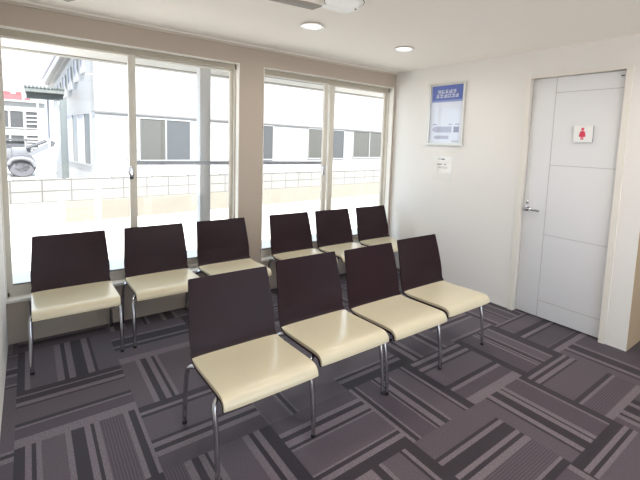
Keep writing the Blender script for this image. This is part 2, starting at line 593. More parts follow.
mb = MB(); mb.box((5.6, YB, 0), (5.72, YE + 0.12, H), 'wall'); struct('wall_corridor', mb)
mb = MB(); mb.box((-0.12, 0, H), (5.72, YB - 0.12, H + 0.1), 'ceiling'); struct('ceiling', mb)
# crown moulding along the window wall
mb = MB()
mb.box((0, -0.012, H - 0.030), (W, 0, H - 0.012), 'crown')
mb.box((0, -0.022, H - 0.012), (W, 0, H), 'trim')
struct('trim_1', mb)


# ------------------------------------------------------------------ windows
def build_window(idx, x0, x1, m0, m1, m2, m3, screen, post_glass):
    """x0..x1 opening; m0..m1 stile of the room-side sash, m2..m3 stile of the outer sash; screen = x range of the insect screen"""
    y0, y1 = 0.055, 0.135
    fr = MB()
    fr.box((x0, y0, HEAD - 0.048), (x1, y1, HEAD), 'frame_shaded')
    fr.box((x0, y0, SILL), (x1, y1, SILL + 0.03), 'frame')
    fr.box((x0, y0, SILL), (x0 + 0.018, y1, HEAD), 'frame')
    fr.box((x1 - 0.018, y0, SILL), (x1, y1, HEAD), 'frame')
    w = tag(fr.build(f'window_{idx}'), kind='structure')
    tr = MB()                                    # white reveal and sill board
    tr.box((x0, -0.008, HEAD - 0.006), (x1, y0, HEAD), 'trim')
    tr.box((x1 - 0.006, -0.008, SILL), (x1, y0, HEAD), 'trim')
    tr.box((x0, -0.008, SILL), (x0 + 0.006, y0, HEAD), 'trim')
    tr.build('reveal', w)
    sl = MB(); sl.bbox((x0, -0.02, SILL - 0.018), (x1, y0 + 0.01, SILL + 0.004), 'trim'); sl.build('sill', w)
    zb, zt = SILL + 0.03, HEAD - 0.048

    def sash(a, b, ya, yb, sl_w, sr_w, name):
        s = MB()
        s.box((a, ya, zb), (a + sl_w, yb, zt), 'frame')
        s.box((b - sr_w, ya, zb), (b, yb, zt), 'frame')
        s.box((a + sl_w, ya, zb), (b - sr_w, yb, zb + 0.045), 'frame')
        s.box((a + sl_w, ya, zt - 0.012), (b - sr_w, yb, zt), 'frame')
        s.box((a + sl_w, ya + 0.004, zb + 0.045), (b - sr_w, yb - 0.004, zb + 0.051), 'gasket')
        o = s.build(name, w)
        g = MB(); ym = (ya + yb) / 2
        g.box((a + sl_w, ym - 0.002, zb + 0.045), (b - sr_w, ym + 0.002, zt - 0.012), 'glass')
        g.build('pane', o)
        return o
    s1 = sash(x0 + 0.018, m1, 0.060, 0.088, 0.018, m1 - m0, 'sash')
    sash(m2, x1 - 0.018, 0.092, 0.118, m3 - m2, 0.026, 'sash')
    lt = MB()                                    # crescent latch on the room-side stile
    zc = 1.13
    lt.bbox((m0 - 0.006, 0.044, zc - 0.05), (m0 + 0.022, 0.060, zc + 0.05), 'chrome')
    lt.tube(smooth_path([(m0 + 0.006, 0.040, zc - 0.02), (m0 - 0.012, 0.036, zc + 0.0), (m0 - 0.008, 0.034, zc + 0.035)], 5), 0.006, 'chrome')
    lt.build('latch', s1)
    sc = MB()
    a, b = screen
    sc.box((a, 0.122, 1.184), (b, 0.134, 1.214), 'screen')
    sc.box((a, 0.122, zb), (a + 0.012, 0.134, zt), 'screen')
    sc.box((b - 0.012, 0.122, zb), (b, 0.134, zt), 'screen')
    sc.box((a, 0.122, zt - 0.012), (b, 0.134, zt), 'screen')
    sc.box((a, 0.122, zb), (b, 0.134, zb + 0.02), 'screen')
    sc.build('screen_frame', w)
    return w


build_window(1, A0, A1, 0.754, 0.803, 0.770, 0.803, (0.79, A1 - 0.018), None)
build_window(2, B0, B1, 2.539, 2.586, 2.630, 2.690, (B0 + 0.018, 2.60), None)

# ------------------------------------------------------------------ door
XD = W + 0.03


def build_door():
    y0, y1 = -1.580, -2.252
    lf = MB()
    lf.bbox((XD, y1, 0.012), (XD + 0.036, y0, 1.992), 'door', 0.002)
    d = tag(lf.build('door_1'), kind='structure')
    gv = MB()
    yv = -1.770
    gv.box((XD - 0.0012, yv - 0.0025, 0.012), (XD + 0.001, yv + 0.0025, 1.990), 'groove')
    for z in (0.155, 0.716, 1.292, 1.872):
        gv.box((XD - 0.0012, y1 + 0.002, z - 0.0025), (XD + 0.001, yv, z + 0.0025), 'groove')
    gv.build('panel_groove', d)
    fm = MB()
    x0, x1 = W - 0.012, W + 0.115
    fm.box((x0, DY0 + 0.012, 0), (W + 0.015, y0 + 0.003, DZ + 0.012), 'door_frame')
    fm.box((x0, y1 - 0.003, 0), (W + 0.015, DY1 - 0.012, DZ + 0.012), 'door_frame')
    fm.box((x0, y0 + 0.003, 1.996), (W + 0.015, y1 - 0.003, DZ + 0.012), 'door_frame')
    fm.box((W + 0.015, DY0, 0), (x1, y0 + 0.003, DZ), 'door_frame')
    fm.box((W + 0.015, y1 - 0.003, 0), (x1, DY1, DZ), 'door_frame')
    fm.box((W + 0.015, y0, 1.996), (x1, y1, DZ), 'door_frame')
    fm.box((XD + 0.037, y0 + 0.002, 0.0), (x1, y0 - 0.012, 1.996), 'door_frame')
    fm.box((XD + 0.037, y1 + 0.012, 0.0), (x1, y1 - 0.002, 1.996), 'door_frame')
    fm.build('door_frame', d)
    hd = MB()
    R90 = Matrix.Translation((XD, -1.612, 0.915)) @ Matrix.Rotation(-PI / 2, 4, 'Y')
    hd.lathe([(0.024, 0.0), (0.024, 0.006), (0.010, 0.009), (0.009, 0.045)], 'chrome', 24, R90)
    hd.tube(smooth_path([(XD - 0.045, -1.600, 0.915), (XD - 0.048, -1.64, 0.915), (XD - 0.046, -1.70, 0.912), (XD - 0.042, -1.735, 0.910)], 6), 0.009, 'chrome')
    R90b = Matrix.Translation((XD, -1.612, 0.965)) @ Matrix.Rotation(-PI / 2, 4, 'Y')
    hd.lathe([(0.014, 0.0), (0.014, 0.005), (0.006, 0.010)], 'chrome', 20, R90b)
    hd.build('door_handle', d)
    st = MB(); st.box((XD - 0.004, -2.236, 1.955), (XD, -2.214, 1.961), 'cap'); st.build('door_stop', d)
    bk = MB(); bk.box((W + 0.117, DY0, 0), (W + 0.12, DY1, DZ), 'door_frame'); bk.build('back_panel', d)
    return d


build_door()

# ------------------------------------------------------------------ chairs
SEAT_LIFT = 0.008
PROF_SHELL = [(-0.222, 0.317), (-0.217, 0.337), (-0.203, 0.351), (-0.170, 0.357), (-0.08, 0.354), (0.02, 0.350), (0.10, 0.348), (0.145, 0.353),
              (0.176, 0.374), (0.190, 0.410), (0.200, 0.464), (0.216, 0.538), (0.240, 0.632), (0.262, 0.704), (0.268, 0.724)]
PROF_PAD = [(-0.236, 0.324), (-0.233, 0.344), (-0.215, 0.368), (-0.178, 0.378), (-0.08, 0.375), (0.02, 0.370), (0.10, 0.367), (0.150, 0.369), (0.163, 0.371)]


def half_width(y, z):
    if z < 0.39:
        return 0.2265
    if z < 0.48:
        t = (z - 0.39) / 0.09
        return 0.2225 + 0.0035 * math.sin(t * PI / 2)
    t = (z - 0.48) / 0.244
    return 0.2260 - 0.0165 * t


def sheet(prof, thick, key, nx=16, inset=0.0, dish=0.0, crown=0.0, rnd=0.0):
    """solid curved sheet following a side profile; thickness goes below/behind the profile"""
    P = smooth_path([(0, p[0], p[1] + SEAT_LIFT * max(0.0, min(1.0, (0.70 - p[1]) / 0.25))) for p in prof], 5)
    n = len(P)
    top, bot = [], []
    for i, p in enumerate(P):
        t = (P[min(i + 1, n - 1)] - P[max(i - 1, 0)]).normalized()
        nr = Vector((0, -t.z, t.y))                    # up / forward normal
        hw = half_width(p.y, p.z) - inset
        if rnd and i >= n - 5:
            k = (i - (n - 5)) / 4
            hw -= rnd * (1 - math.sqrt(max(0, 1 - k * k)))
        for k in range(nx + 1):
            u = -1 + 2 * k / nx
            q = Vector((u * hw, p.y, p.z))
            if dish:
                s = max(0.0, min(1.0, (p.z - 0.40) / 0.10))
                s = s * s * (3 - 2 * s)
                q += -nr * dish * s * (1 - u * u)
            e = 0.0
            if crown:
                e = crown * (1 - abs(u) ** 6) - crown
            top.append(q + nr * e)
            bot.append(q - nr * thick)
    vs = top + bot
    W_ = nx + 1
    N = len(top)
    fs = []
    for i in range(n - 1):
        for k in range(nx):
            a, b, c, d = i * W_ + k, i * W_ + k + 1, (i + 1) * W_ + k + 1, (i + 1) * W_ + k
            fs.append((a, b, c, d)); fs.append((N + d, N + c, N + b, N + a))
        fs.append((i * W_, (i + 1) * W_, N + (i + 1) * W_, N + i * W_))
        fs.append((i * W_ + nx, N + i * W_ + nx, N + (i + 1) * W_ + nx, (i + 1) * W_ + nx))
    for k in range(nx):
        fs.append((k, N + k, N + k + 1, k + 1))
        a = (n - 1) * W_ + k
        fs.append((a, a + 1, N + a + 1, N + a))
    return MB().add(vs, fs, key, True)


LX = 0.2345
RT = 0.0108


def make_chair():
    root = thing('waiting_chair', 'x', 'chair')
    sh = sheet(PROF_SHELL, 0.011, 'shell', 18, 0.0, dish=0.014, rnd=0.006).build('shell', root)
    sh['label'] = 'dark plum laminate shell forming seat base and backrest'
    pd = sheet(PROF_PAD, 0.021, 'vinyl', 18, 0.0015, crown=0.005).build('seat_pad', root)
    pd['label'] = 'cream vinyl seat pad rolling over the front edge'
    for s in (-1, 1):
        for front in (True, False):
            if front:
                pts = [(s * LX, -0.190, 0.008), (s * LX, -0.182, 0.12), (s * LX, -0.168, 0.22), (s * LX, -0.150, 0.291), (s * (LX - 0.010), -0.138, 0.319),
                       (s * (LX - 0.035), -0.130, 0.3305), (s * 0.165, -0.128, 0.3325), (s * 0.12, -0.128, 0.3325)]
            else:
                pts = [(s * LX, 0.252, 0.008), (s * LX, 0.244, 0.12), (s * LX, 0.228, 0.22), (s * LX, 0.204, 0.291), (s * (LX - 0.008), 0.178, 0.319),
                       (s * (LX - 0.035), 0.142, 0.326), (s * 0.165, 0.115, 0.3265), (s * 0.12, 0.105, 0.3265)]
            pts = [(p[0], p[1], p[2] + (SEAT_LIFT if p[2] > 0.25 else 0.0)) for p in pts]
            lg = MB().tube(smooth_path(pts, 6), RT, 'chrome', 12).build('leg', root)
            lg['label'] = 'bent chrome tube leg'
            fy = pts[0][1]
            cp = MB().lathe([(0.0113, 0.0), (0.0118, 0.003), (0.0116, 0.012), (0.0109, 0.015)], 'cap', 14,
                            Matrix.Translation((s * LX, fy, 0))).build('foot_cap', lg)
    for y, z in ((-0.128, 0.3325 + SEAT_LIFT), (0.105, 0.3265 + SEAT_LIFT)):
        MB().tube([(-0.13, y, z), (0, y, z), (0.13, y, z)], RT, 'chrome', 12).build('cross_rail', root)
    return root


proto = make_chair()
BACK = 'waiting chairs in the row along the windows'
FRONT = 'waiting chairs in the front row'
spots = [
    (0.357, -0.305, 0.0, BACK, 'dark-backed chair with cream seat by the left wall, first in the row along the windows'),
    (0.903, -0.297, 0.0, BACK, 'dark-backed cream chair under the left window, second along the window row from the left wall'),
    (1.438, -0.292, 0.0, BACK, 'cream-seated chair in front of the pier between the windows, third of the window row'),
    (2.108, -0.290, 0.0, BACK, 'cream-seated chair under the right window, fourth of the window row, just past the gap'),
    (2.618, -0.290, 0.0, BACK, 'dark-backed chair fifth in the window row, below the right window mullion'),
    (3.150, -0.290, 0.0, BACK, 'last chair of the window row, in the corner against the poster wall'),
    (0.950, -1.662, 0.0, FRONT, 'nearest chair with cream seat, left end of the front row'),
    (1.460, -1.606, 0.0, FRONT, 'second chair of the front row from the left, cream seat and dark back'),
    (1.948, -1.622, 0.0, FRONT, 'third chair of the front row from the left, cream seat and dark back'),
    (2.458, -1.594, 0.0, FRONT, 'cream-seated chair at the right end of the front row, nearest the restroom door'),
]
for n, (x, y, rz, grp, lab) in enumerate(spots):
    o = proto if n == 0 else copy_tree(proto)
    o.location = (x, y, 0)
    o.rotation_euler = (0, 0, rz)
    tag(o, lab, 'chair', grp)

# ------------------------------------------------------------------ wall things
# poster: local frame on the right wall, a = along -y (to the right in view), b = up
PW = Matrix(((0, 0, -1, W), (-1, 0, 0, 0), (0, 1, 0, 0), (0, 0, 0, 1)))   # (a, b, out) -> world


def wbox(mb_, a0, a1, b0, b1, d0, d1, key):
    return mb_.prism([(a0, b0), (a1, b0), (a1, b1), (a0, b1)], d0, d1, key, PW)


def build_poster():
    a0, a1, b0, b1 = 0.510, 0.946, 1.428, 2.042
    c = (W, -(a0 + a1) / 2, b0)
    root = thing('framed_poster', 'blue and white poster in a silver frame on the right wall', 'poster', c)

    def part(mb_, name, par=root):
        o = mb_.build(name, None, c)
        o.parent = par
        o.location = (0, 0, 0)
        return o
    f = MB()
    e = 0.022
    wbox(f, a0, a0 + e, b0, b1, 0, 0.022, 'silver'); wbox(f, a1 - e, a1, b0, b1, 0, 0.022, 'silver')
    wbox(f, a0 + e, a1 - e, b0, b0 + e, 0, 0.022, 'silver'); wbox(f, a0 + e, a1 - e, b1 - e, b1, 0, 0.022, 'silver')
    part(f, 'frame')
    s = MB()
    A0_, A1_, B0_, B1_ = a0 + e, a1 - e, b0 + e, b1 - e
    wd, hg = A1_ - A0_, B1_ - B0_
    wbox(s, A0_, A1_, B0_, B1_, 0.004, 0.008, 'poster')
    part(s, 'poster_sheet')

    def pr(mb_, u0, u1, v0, v1, key, d=0.0088):
        """u from the left, v from the top, both 0..1"""
        wbox(mb_, A0_ + u0 * wd, A0_ + u1 * wd, B1_ - v1 * hg, B1_ - v0 * hg, 0.008, d, key)
    h = MB()
    pr(h, 0.03, 0.98, 0.0, 0.25, 'blue'); pr(h, 0.03, 0.98, 0.25, 0.285, 'blue_mid')
    hb = part(h, 'header_band')
    g = MB()
    rng = random.Random(3)

    def glyph(u, v, w, hh):
        """one dense printed character: horizontal and vertical strokes"""
        for q in sorted(rng.sample([0.0, 0.25, 0.5, 0.75], 3)) + [0.86]:
            pr(g, u + 0.05 * w, u + 0.95 * w, v + q * hh, v + q * hh + 0.13 * hh, 'print_white', 0.0095)
        for q in rng.sample([0.06, 0.3, 0.55, 0.78], 2):
            pr(g, u + q * w, u + q * w + 0.15 * w, v, v + hh, 'print_white', 0.0095)
    for k in range(5):
        glyph(0.20 + k * 0.118, 0.075, 0.105, 0.062)
    for k in range(6):
        glyph(0.16 + k * 0.118, 0.150, 0.105, 0.062)
    part(g, 'title_lettering')
    t = MB()
    for u0, u1 in ((0.10, 0.22), (0.60, 0.70), (0.80, 0.93)):
        pr(t, u0, u1, 0.668, 0.682, 'ink')
    for k in range(9):
        pr(t, 0.08 + 0.02 * abs(k - 4), 0.70, 0.715 + k * 0.0115, 0.722 + k * 0.0115, 'ink')
    pr(t, 0.76, 0.92, 0.715, 0.815, 'ink')
    for k in range(5):
        pr(t, 0.14 + 0.02 * abs(k - 2), 0.62, 0.875 + k * 0.0115, 0.882 + k * 0.0115, 'ink')
    pr(t, 0.72, 0.92, 0.962, 0.970, 'ink_dark')
    part(t, 'small_print')
    gl = MB(); wbox(gl, A0_, A1_, B0_, B1_, 0.014, 0.016, 'sleeve'); part(gl, 'cover_pane')


build_poster()


def build_notice():
    a0, a1, b0, b1 = 0.615, 0.835, 1.075, 1.312
    c = (W, -(a0 + a1) / 2, b0)
    root = thing('paper_notice', 'small white paper notice in a clear sleeve below the blue poster', 'notice', c)

    def part(mb_, name):
        o = mb_.build(name, None, c); o.parent = root; o.location = (0, 0, 0); return o
    s = MB(); wbox(s, a0, a1 - 0.02, b0, b1 - 0.005, -0.001, 0.002, 'paper')
    wbox(s, a0 + 0.03, a1, b0 + 0.02, b1 - 0.055, 0.002, 0.004, 'paper'); part(s, 'paper_sheet')
    for (u0, u1, v0, v1) in ((0.055, 0.075, 1.282, 1.290), (0.085, 0.13, 1.279, 1.292), (0.04, 0.095, 1.228, 1.238), (0.12, 0.15, 1.229, 1.237),
                             (0.05, 0.17, 1.207, 1.210), (0.05, 0.16, 1.196, 1.199)):
        t = MB()
        wbox(t, a0 + u0, a0 + u1, v0, v1, 0.004, 0.0046, 'ink_dark')
        part(t, 'printed_line')
    cl = MB(); wbox(cl, a0 - 0.006, a1 + 0.006, b0 - 0.006, b1 + 0.004, 0.0055, 0.0065, 'sleeve'); part(cl, 'clear_sleeve')


build_notice()


def build_sign():
    a0, a1, b0, b1 = 1.938, 2.072, 1.482, 1.606
    c = (XD, -(a0 + a1) / 2, b0)
    root = thing('restroom_sign', 'square white sign with a red female figure on the restroom door', 'sign', c)
    Q = Matrix(((0, 0, -1, XD), (-1, 0, 0, 0), (0, 1, 0, 0), (0, 0, 0, 1)))

    def part(mb_, name):
        o = mb_.build(name, None, c); o.parent = root; o.location = (0, 0, 0); return o
    p = MB()
    p.prism([(a0, b0), (a1, b0), (a1, b1), (a0, b1)], 0.016, 0.020, 'white_plastic', Q)
    part(p, 'plate')
    e = MB()  # block behind the plate, its sides standing in for the plate's shadow
    e.prism([(a0 + 0.001, b0 + 0.001), (a1 - 0.001, b0 + 0.001), (a1 - 0.001, b1 - 0.001), (a0 + 0.001, b1 - 0.001)], 0.0, 0.016, 'sign_shadow_grey', Q)
    part(e, 'shadow_block')
    f = MB()
    ca, cb = (a0 + a1) / 2 - 0.004, b0 + 0.018
    f.prism([(ca + 0.0105 * math.cos(2 * PI * k / 20), cb + 0.080 + 0.0105 * math.sin(2 * PI * k / 20)) for k in range(20)], 0.020, 0.0212, 'red', Q)
    f.prism([(ca - 0.007, cb + 0.066), (ca - 0.016, cb + 0.062), (ca - 0.024, cb + 0.030), (ca - 0.019, cb + 0.028), (ca - 0.014, cb + 0.044), (ca - 0.024, cb + 0.022),
             (ca + 0.024, cb + 0.022), (ca + 0.014, cb + 0.044), (ca + 0.019, cb + 0.028), (ca + 0.024, cb + 0.030), (ca + 0.016, cb + 0.062), (ca + 0.007, cb + 0.066)],
            0.020, 0.0212, 'red', Q)
    for s in (-1, 1):
        f.prism([(ca + s * 0.002, cb + 0.022), (ca + s * 0.002, cb), (ca + s * 0.0095, cb), (ca + s * 0.0095, cb + 0.022)], 0.020, 0.0212, 'red', Q)
    part(f, 'female_figure')


build_sign()


# ------------------------------------------------------------------ ceiling things
def make_downlight():
    root = thing('ceiling_downlight', 'x', 'ceiling light')
    MB().lathe([(0.062, 0.0), (0.080, -0.004), (0.086, -0.010), (0.084, -0.014), (0.066, -0.012), (0.062, -0.006)], 'white_plastic', 40).build('trim_ring', root)
    MB().lathe([(0.064, -0.004), (0.060, -0.009), (0.030, -0.011), (0.002, -0.0115)], 'lamp', 40).build('lens', root)
    return root


dl = make_downlight()
dl.location = (1.752, -0.873, H)
tag(dl, 'round white downlight nearest the square ceiling fixture', 'ceiling light', 'recessed ceiling downlights')
d2 = copy_tree(dl)
d2.location = (2.680, -0.873, H)
tag(d2, 'round white downlight nearer the poster wall', 'ceiling light', 'recessed ceiling downlights')


def build_fixture():
    c = (1.585, -1.455, H)
    root = thing('ceiling_fixture', 'white ceiling fixture with a round cover on a square plate beside the fan blade', 'ceiling fixture', c)
    MB().bbox((-0.040, 0.045, -0.020), (0.150, 0.187, 0.0), 'white_plastic', 0.006, 3).build('base_plate', root)
    MB().lathe([(0.112, 0.0), (0.112, -0.026), (0.106, -0.032), (0.070, -0.036), (0.002, -0.037)], 'white_plastic', 56).build('round_cover', root)
    MB().lathe([(0.1125, -0.0225), (0.1140, -0.0235), (0.1140, -0.0265), (0.1125, -0.0275)], 'ink_dark', 56).build('seam_ring', root)
    MB().lathe([(0.005, -0.020), (0.005, -0.026), (0.001, -0.027)], 'cap', 10, Matrix.Translation((0.128, 0.056, 0))).build('screw', root)


build_fixture()


def build_fan():
    hx, hy, hz = 0.52, -1.742, 1.985
    root = thing('ceiling_fan', 'ceiling fan whose grey blade tip enters the top edge of the view', 'ceiling fan', (hx, hy, H))
    dz = hz - H
    MB().lathe([(0.065, 0), (0.065, -0.02), (0.02, -0.05), (0.012, -0.055), (0.012, dz + 0.06)], 'white_plastic', 28).build('canopy', root)
    MB().lathe([(0.03, dz + 0.07), (0.095, dz + 0.05), (0.105, dz + 0.0), (0.085, dz - 0.05), (0.02, dz - 0.065)], 'white_plastic', 36).build('motor_housing', root)
    for k in range(3):
        ang = math.radians(-7 + 120 * k)
        mt = Matrix.Translation((0, 0, dz)) @ Matrix.Rotation(ang, 4, 'Z') @ Matrix.Rotation(math.radians(6), 4, 'X')
        b = MB()
        b.bbox((0.15, -0.045, -0.004), (0.645, 0.045, 0.004), 'fan_blade', 0.003, 2, mt)
        bo = b.build('blade', root)
        a = MB(); a.bbox((0.08, -0.018, -0.004), (0.19, 0.018, 0.006), 'white_plastic', 0.002, 2, mt @ Matrix.Translation((0, 0, 0.008)))
        a.build('blade_bracket', bo)


build_fan()

# ------------------------------------------------------------------ outside
mb = MB(); mb.box((-40, -25, GZ - 0.1), (60, 70, GZ), 'ground'); struct('ground', mb)
# eave over the window side and the posts carrying it
mb = MB()
mb.box((-1.5, T, 2.118), (6.5, 0.78, 2.20), 'eave')
mb.box((-1.5, 0.70, 2.042), (6.5, 0.78, 2.118), 'eave')
mb.box((-1.5, 0.695, 2.031), (6.5, 0.785, 2.042), 'eave_drip')
struct('eave', mb)
mb = MB()
mb.bbox((1.415, 0.45, GZ), (1.515, 0.55, 2.118), 'post', 0.006)
mb.bbox((1.39, 0.425, GZ), (1.54, 0.575, GZ + 0.05), 'post', 0.006)
tag(mb.build('porch_post', None, (1.465, 0.5, GZ)), 'pale square porch post outside the left window', 'post')

TH = math.radians(6)
BW0 = Vector((-0.13, 5.85, GZ))
bwm = Matrix.Translation(BW0) @ Matrix.Rotation(TH, 4, 'Z')


def local_thing(name, label, cat, mtx, group=None):
    o = thing(name, label, cat, (0, 0, 0), 0, group)
    o.matrix_world = mtx
    return o


bw = local_thing('block_wall', 'low concrete block wall with stained footing outside both windows', 'wall', bwm)
TOPZ = 0.84
MB().box((-8, 0, 0.42), (1.30, 0.12, TOPZ), 'block').box((1.42, 0, 0.42), (16, 0.12, TOPZ), 'block').build('block_course', bw)
MB().box((-8, -0.015, 0), (0.80, 0.14, 0.42), 'render_white').box((0.80, -0.015, 0), (1.30, 0.14, 0.42), 'render').box((1.42, -0.015, 0), (16, 0.14, 0.42), 'render').build('footing', bw)
MB().bbox((1.30, -0.02, 0), (1.42, 0.14, TOPZ - 0.01), 'clad_side', 0.006).build('pillar', bw)
cp = MB()
for k in range(-20, 40):
    cp.box((k * 0.40 + 0.03, -0.004, TOPZ), (k * 0.40 + 0.37, 0.124, TOPZ + 0.014), 'block')
cp.build('coping', bw)

# large white building behind the block wall
T8 = math.radians(8)
bm_ = Matrix.Translation((1.39, 7.54, GZ)) @ Matrix.Rotation(T8, 4, 'Z')
wb = local_thing('white_building', 'large white clad building with a row of grey windows behind the block wall', 'building', bm_)
zz = lambda z: z - GZ
g = MB()
g.box((0, 0, 0), (16, 0.2, zz(1.86)), 'clad_side')
g.box((-0.02, -0.03, zz(1.96)), (16, 0.2, zz(4.2)), 'clad')
g.box((-0.01, -0.01, zz(1.86)), (16, 0.2, zz(1.96)), 'clad_side')
g.build('front_wall', wb)
MB().box((-0.02, -0.05, zz(1.925)), (16, -0.01, zz(1.965)), 'band').build('ledge', wb)
# side wall with falling top edge
s = MB()
prof = [(0.2, 0), (4.25, 0), (4.25, zz(2.80)), (2.2, zz(3.33)), (0.2, zz(3.86))]
SM = Matrix(((0, 0, 1, 0), (1, 0, 0, 0), (0, 1, 0, 0), (0, 0, 0, 1)))     # (s, z, thickness) -> local x = thickness
s.prism(prof, 0.0, 0.18, 'clad_side', SM)
s.build('side_wall', wb)
ev = MB()
for off, x_, key, wdt in ((0.0, -0.06, 'win_frame', 0.10), (0.12, -0.16, 'win_frame', 0.16), (0.42, -0.22, 'roof_grey', 0.06)):
    a = Vector((x_, 0.0, zz(3.95 + off * 0.55))); b = Vector((x_, 4.6, zz(2.79 + off * 0.55)))
    d = (b - a)
    ev.add([a, a + Vector((wdt, 0, 0)), b + Vector((wdt, 0, 0)), b, a + Vector((0, 0, .07)), a + Vector((wdt, 0, .07)), b + Vector((wdt, 0, .07)), b + Vector((0, 0, .07))],
           [(0, 3, 2, 1), (4, 5, 6, 7), (0, 1, 5, 4), (1, 2, 6, 5), (2, 3, 7, 6), (3, 0, 4, 7)], key)
ev.build('roof_eave', wb)


def far_window(x0, x1, z0, z1, panes, keys, face='front'):
    f = MB()
    t = 0.035
    pts = [x0 + (x1 - x0) * k / panes for k in range(panes + 1)]
    if face == 'front':
        bx = lambda mb_, a, b, c, d, y0, y1, key: mb_.box((a, y0, c), (b, y1, d), key)
    else:
        bx = lambda mb_, a, b, c, d, y0, y1, key: mb_.box((y0, a, c), (y1, b, d), key)
    bx(f, x0, x1, z0 - t, z0, -0.03, 0.02, 'win_frame'); bx(f, x0, x1, z1, z1 + t, -0.03, 0.02, 'win_frame')
    for p in pts:
        bx(f, p - t / 2, p + t / 2, z0, z1, -0.03, 0.02, 'win_frame')
    o = f.build('window', wb)
    for k in range(panes):
        gp = MB(); bx(gp, pts[k] + t / 2, pts[k + 1] - t / 2, z0, z1, -0.012, 0.0, keys[k % len(keys)])
        gp.build('pane', o)


far_window(0.68, 0.90, zz(0.85), zz(1.85), 1, ['win_out'])
far_window(0.95, 2.26, zz(0.83), zz(1.85), 2, ['win_beige', 'win_out'])
far_window(3.55, 4.99, zz(0.85), zz(1.88), 2, ['win_out'])
far_window(6.46, 8.25, zz(0.88), zz(1.88), 2, ['win_beige', 'win_out'])
far_window(8.75, 10.7, zz(0.92), zz(1.90), 2, ['win_beige'])
far_window(0.32, 2.6, zz(0.70), zz(1.90), 4, ['win_out', 'roof_grey'], 'side')
for k in range(5):
    s0 = 0.75 + k * 0.62
    zt_ = 3.72 - 0.262 * s0
    far_window(s0, s0 + 0.30, zz(zt_ - 0.62), zz(zt_ - 0.08), 1, ['roof_grey'], 'side')

# house with the red roof, awning, pole and loader in the yard at the far left
def at(px, py, D):
    return CAM + (RGT * ((px - U0) / FOC) + UPV * ((V0 - py) / FOC) + FWD) * D


def yard(px, D):
    """ground point below an image column at distance D; local y leads away from the window, local x across"""
    P = at(px, 150, D)
    fw = Vector((P.x - CAM.x, P.y - CAM.y, 0)).normalized()
    rt = Vector((fw.y, -fw.x, 0))
    return Matrix(((rt.x, fw.x, 0, P.x), (rt.y, fw.y, 0, P.y), (0, 0, 1, GZ), (0, 0, 0, 1)))


hm = yard(24, 20.5)
hs = local_thing('red_roofed_house', 'pale two storey house with a red roof at the far left of the yard', 'house', hm)
hw_ = MB(); hw_.box((-3.0, 0, 0), (0.93, 4, 3.28), 'house'); hw_.build('house_wall', hs)
rf = MB()
rf.box((-2.6, -0.15, 3.30), (0.02, 3.5, 3.60), 'roof_red')
rf.box((-0.72, -0.17, 3.60), (-0.44, 1.0, 3.70), 'roof_red'); rf.box((-0.24, -0.17, 3.60), (0.0, 1.0, 3.72), 'roof_red')
rf.box((0.10, -0.12, 3.30), (0.36, 3.0, 3.44), 'roof_red')
rf.box((-3.2, -0.2, 3.22), (0.96, 3.6, 3.30), 'house')
rf.build('roof', hs)


def house_window(x0, x1, z0, z1, bars):
    f = MB(); t = 0.05
    f.box((x0 - t, -0.06, z0 - t), (x1 + t, 0, z0), 'win_frame'); f.box((x0 - t, -0.06, z1), (x1 + t, 0, z1 + t), 'win_frame')
    f.box((x0 - t, -0.06, z0), (x0, 0, z1), 'win_frame'); f.box((x1, -0.06, z0), (x1 + t, 0, z1), 'win_frame')
    for k in range(bars):
        zc = z0 + (z1 - z0) * (k + 1) / (bars + 1)
        f.box((x0, -0.05, zc - 0.04), (x1, 0, zc + 0.04), 'win_frame')
    o = f.build('window', hs)
    MB().box((x0, -0.02, z0), (x1, 0, z1), 'win_out').build('pane', o)


for z0, z1 in ((1.95, 2.75), (0.95, 1.55)):
    house_window(-0.98, -0.56, z0, z1, 0)
    house_window(-0.48, 0.02, z0, z1, 0)
    house_window(0.14, 0.62, z0, z1, 3)
MB().box((-3.0, -0.18, 0.0), (0.93, -0.02, 0.12), 'house').build('plinth', hs)

am = yard(47, 9.9)
aw = local_thing('yard_awning', 'grey green corrugated awning on a dark column beside the white building', 'awning', am)
r_ = MB()
for k in range(11):
    r_.tube([(-0.37 + k * 0.074, -0.15, zz(2.50)), (-0.37 + k * 0.074, 0.9, zz(2.53))], 0.030, 'awning', 8)
r_.box((-0.39, -0.12, zz(2.37)), (0.39, 0.9, zz(2.48)), 'awning')
r_.build('roof_sheet', aw)
MB().box((-0.36, 0.0, zz(2.21)), (0.36, 0.10, zz(2.37)), 'awning_dark').build('beam', aw)
MB().bbox((0.29, -0.02, 0), (0.43, 0.12, zz(2.24)), 'col_green', 0.01).build('column', aw)
MB().bbox((0.03, 0.8, 0), (0.08, 0.85, zz(2.40)), 'pole', 0.01).build('rear_post', aw)

pm = yard(38.5, 18)
ap = local_thing('antenna_pole', 'thin aerial pole rising above the awning roof', 'pole', pm)
MB().tube([(0.03, 0, 0), (0.03, 0, 3.0), (-0.03, 0, 5.2)], 0.03, 'pole', 8).build('mast', ap)
c_ = MB()
for z in (3.55, 3.85, 4.1):
    c_.tube([(0.0, 0, z), (0.22, 0, z + 0.02)], 0.015, 'pole', 6)
c_.build('aerial_arm', ap)

# front loader in the yard
K = 15.5 / FOC
lm = yard(25, 15.5)
ld = local_thing('front_loader', 'pale grey wheeled loader with raised arm parked in the yard', 'loader', lm)
X = lambda px: (px - 25) * K / 1.27
Z = lambda py: (178.5 - py) * K + 0.0


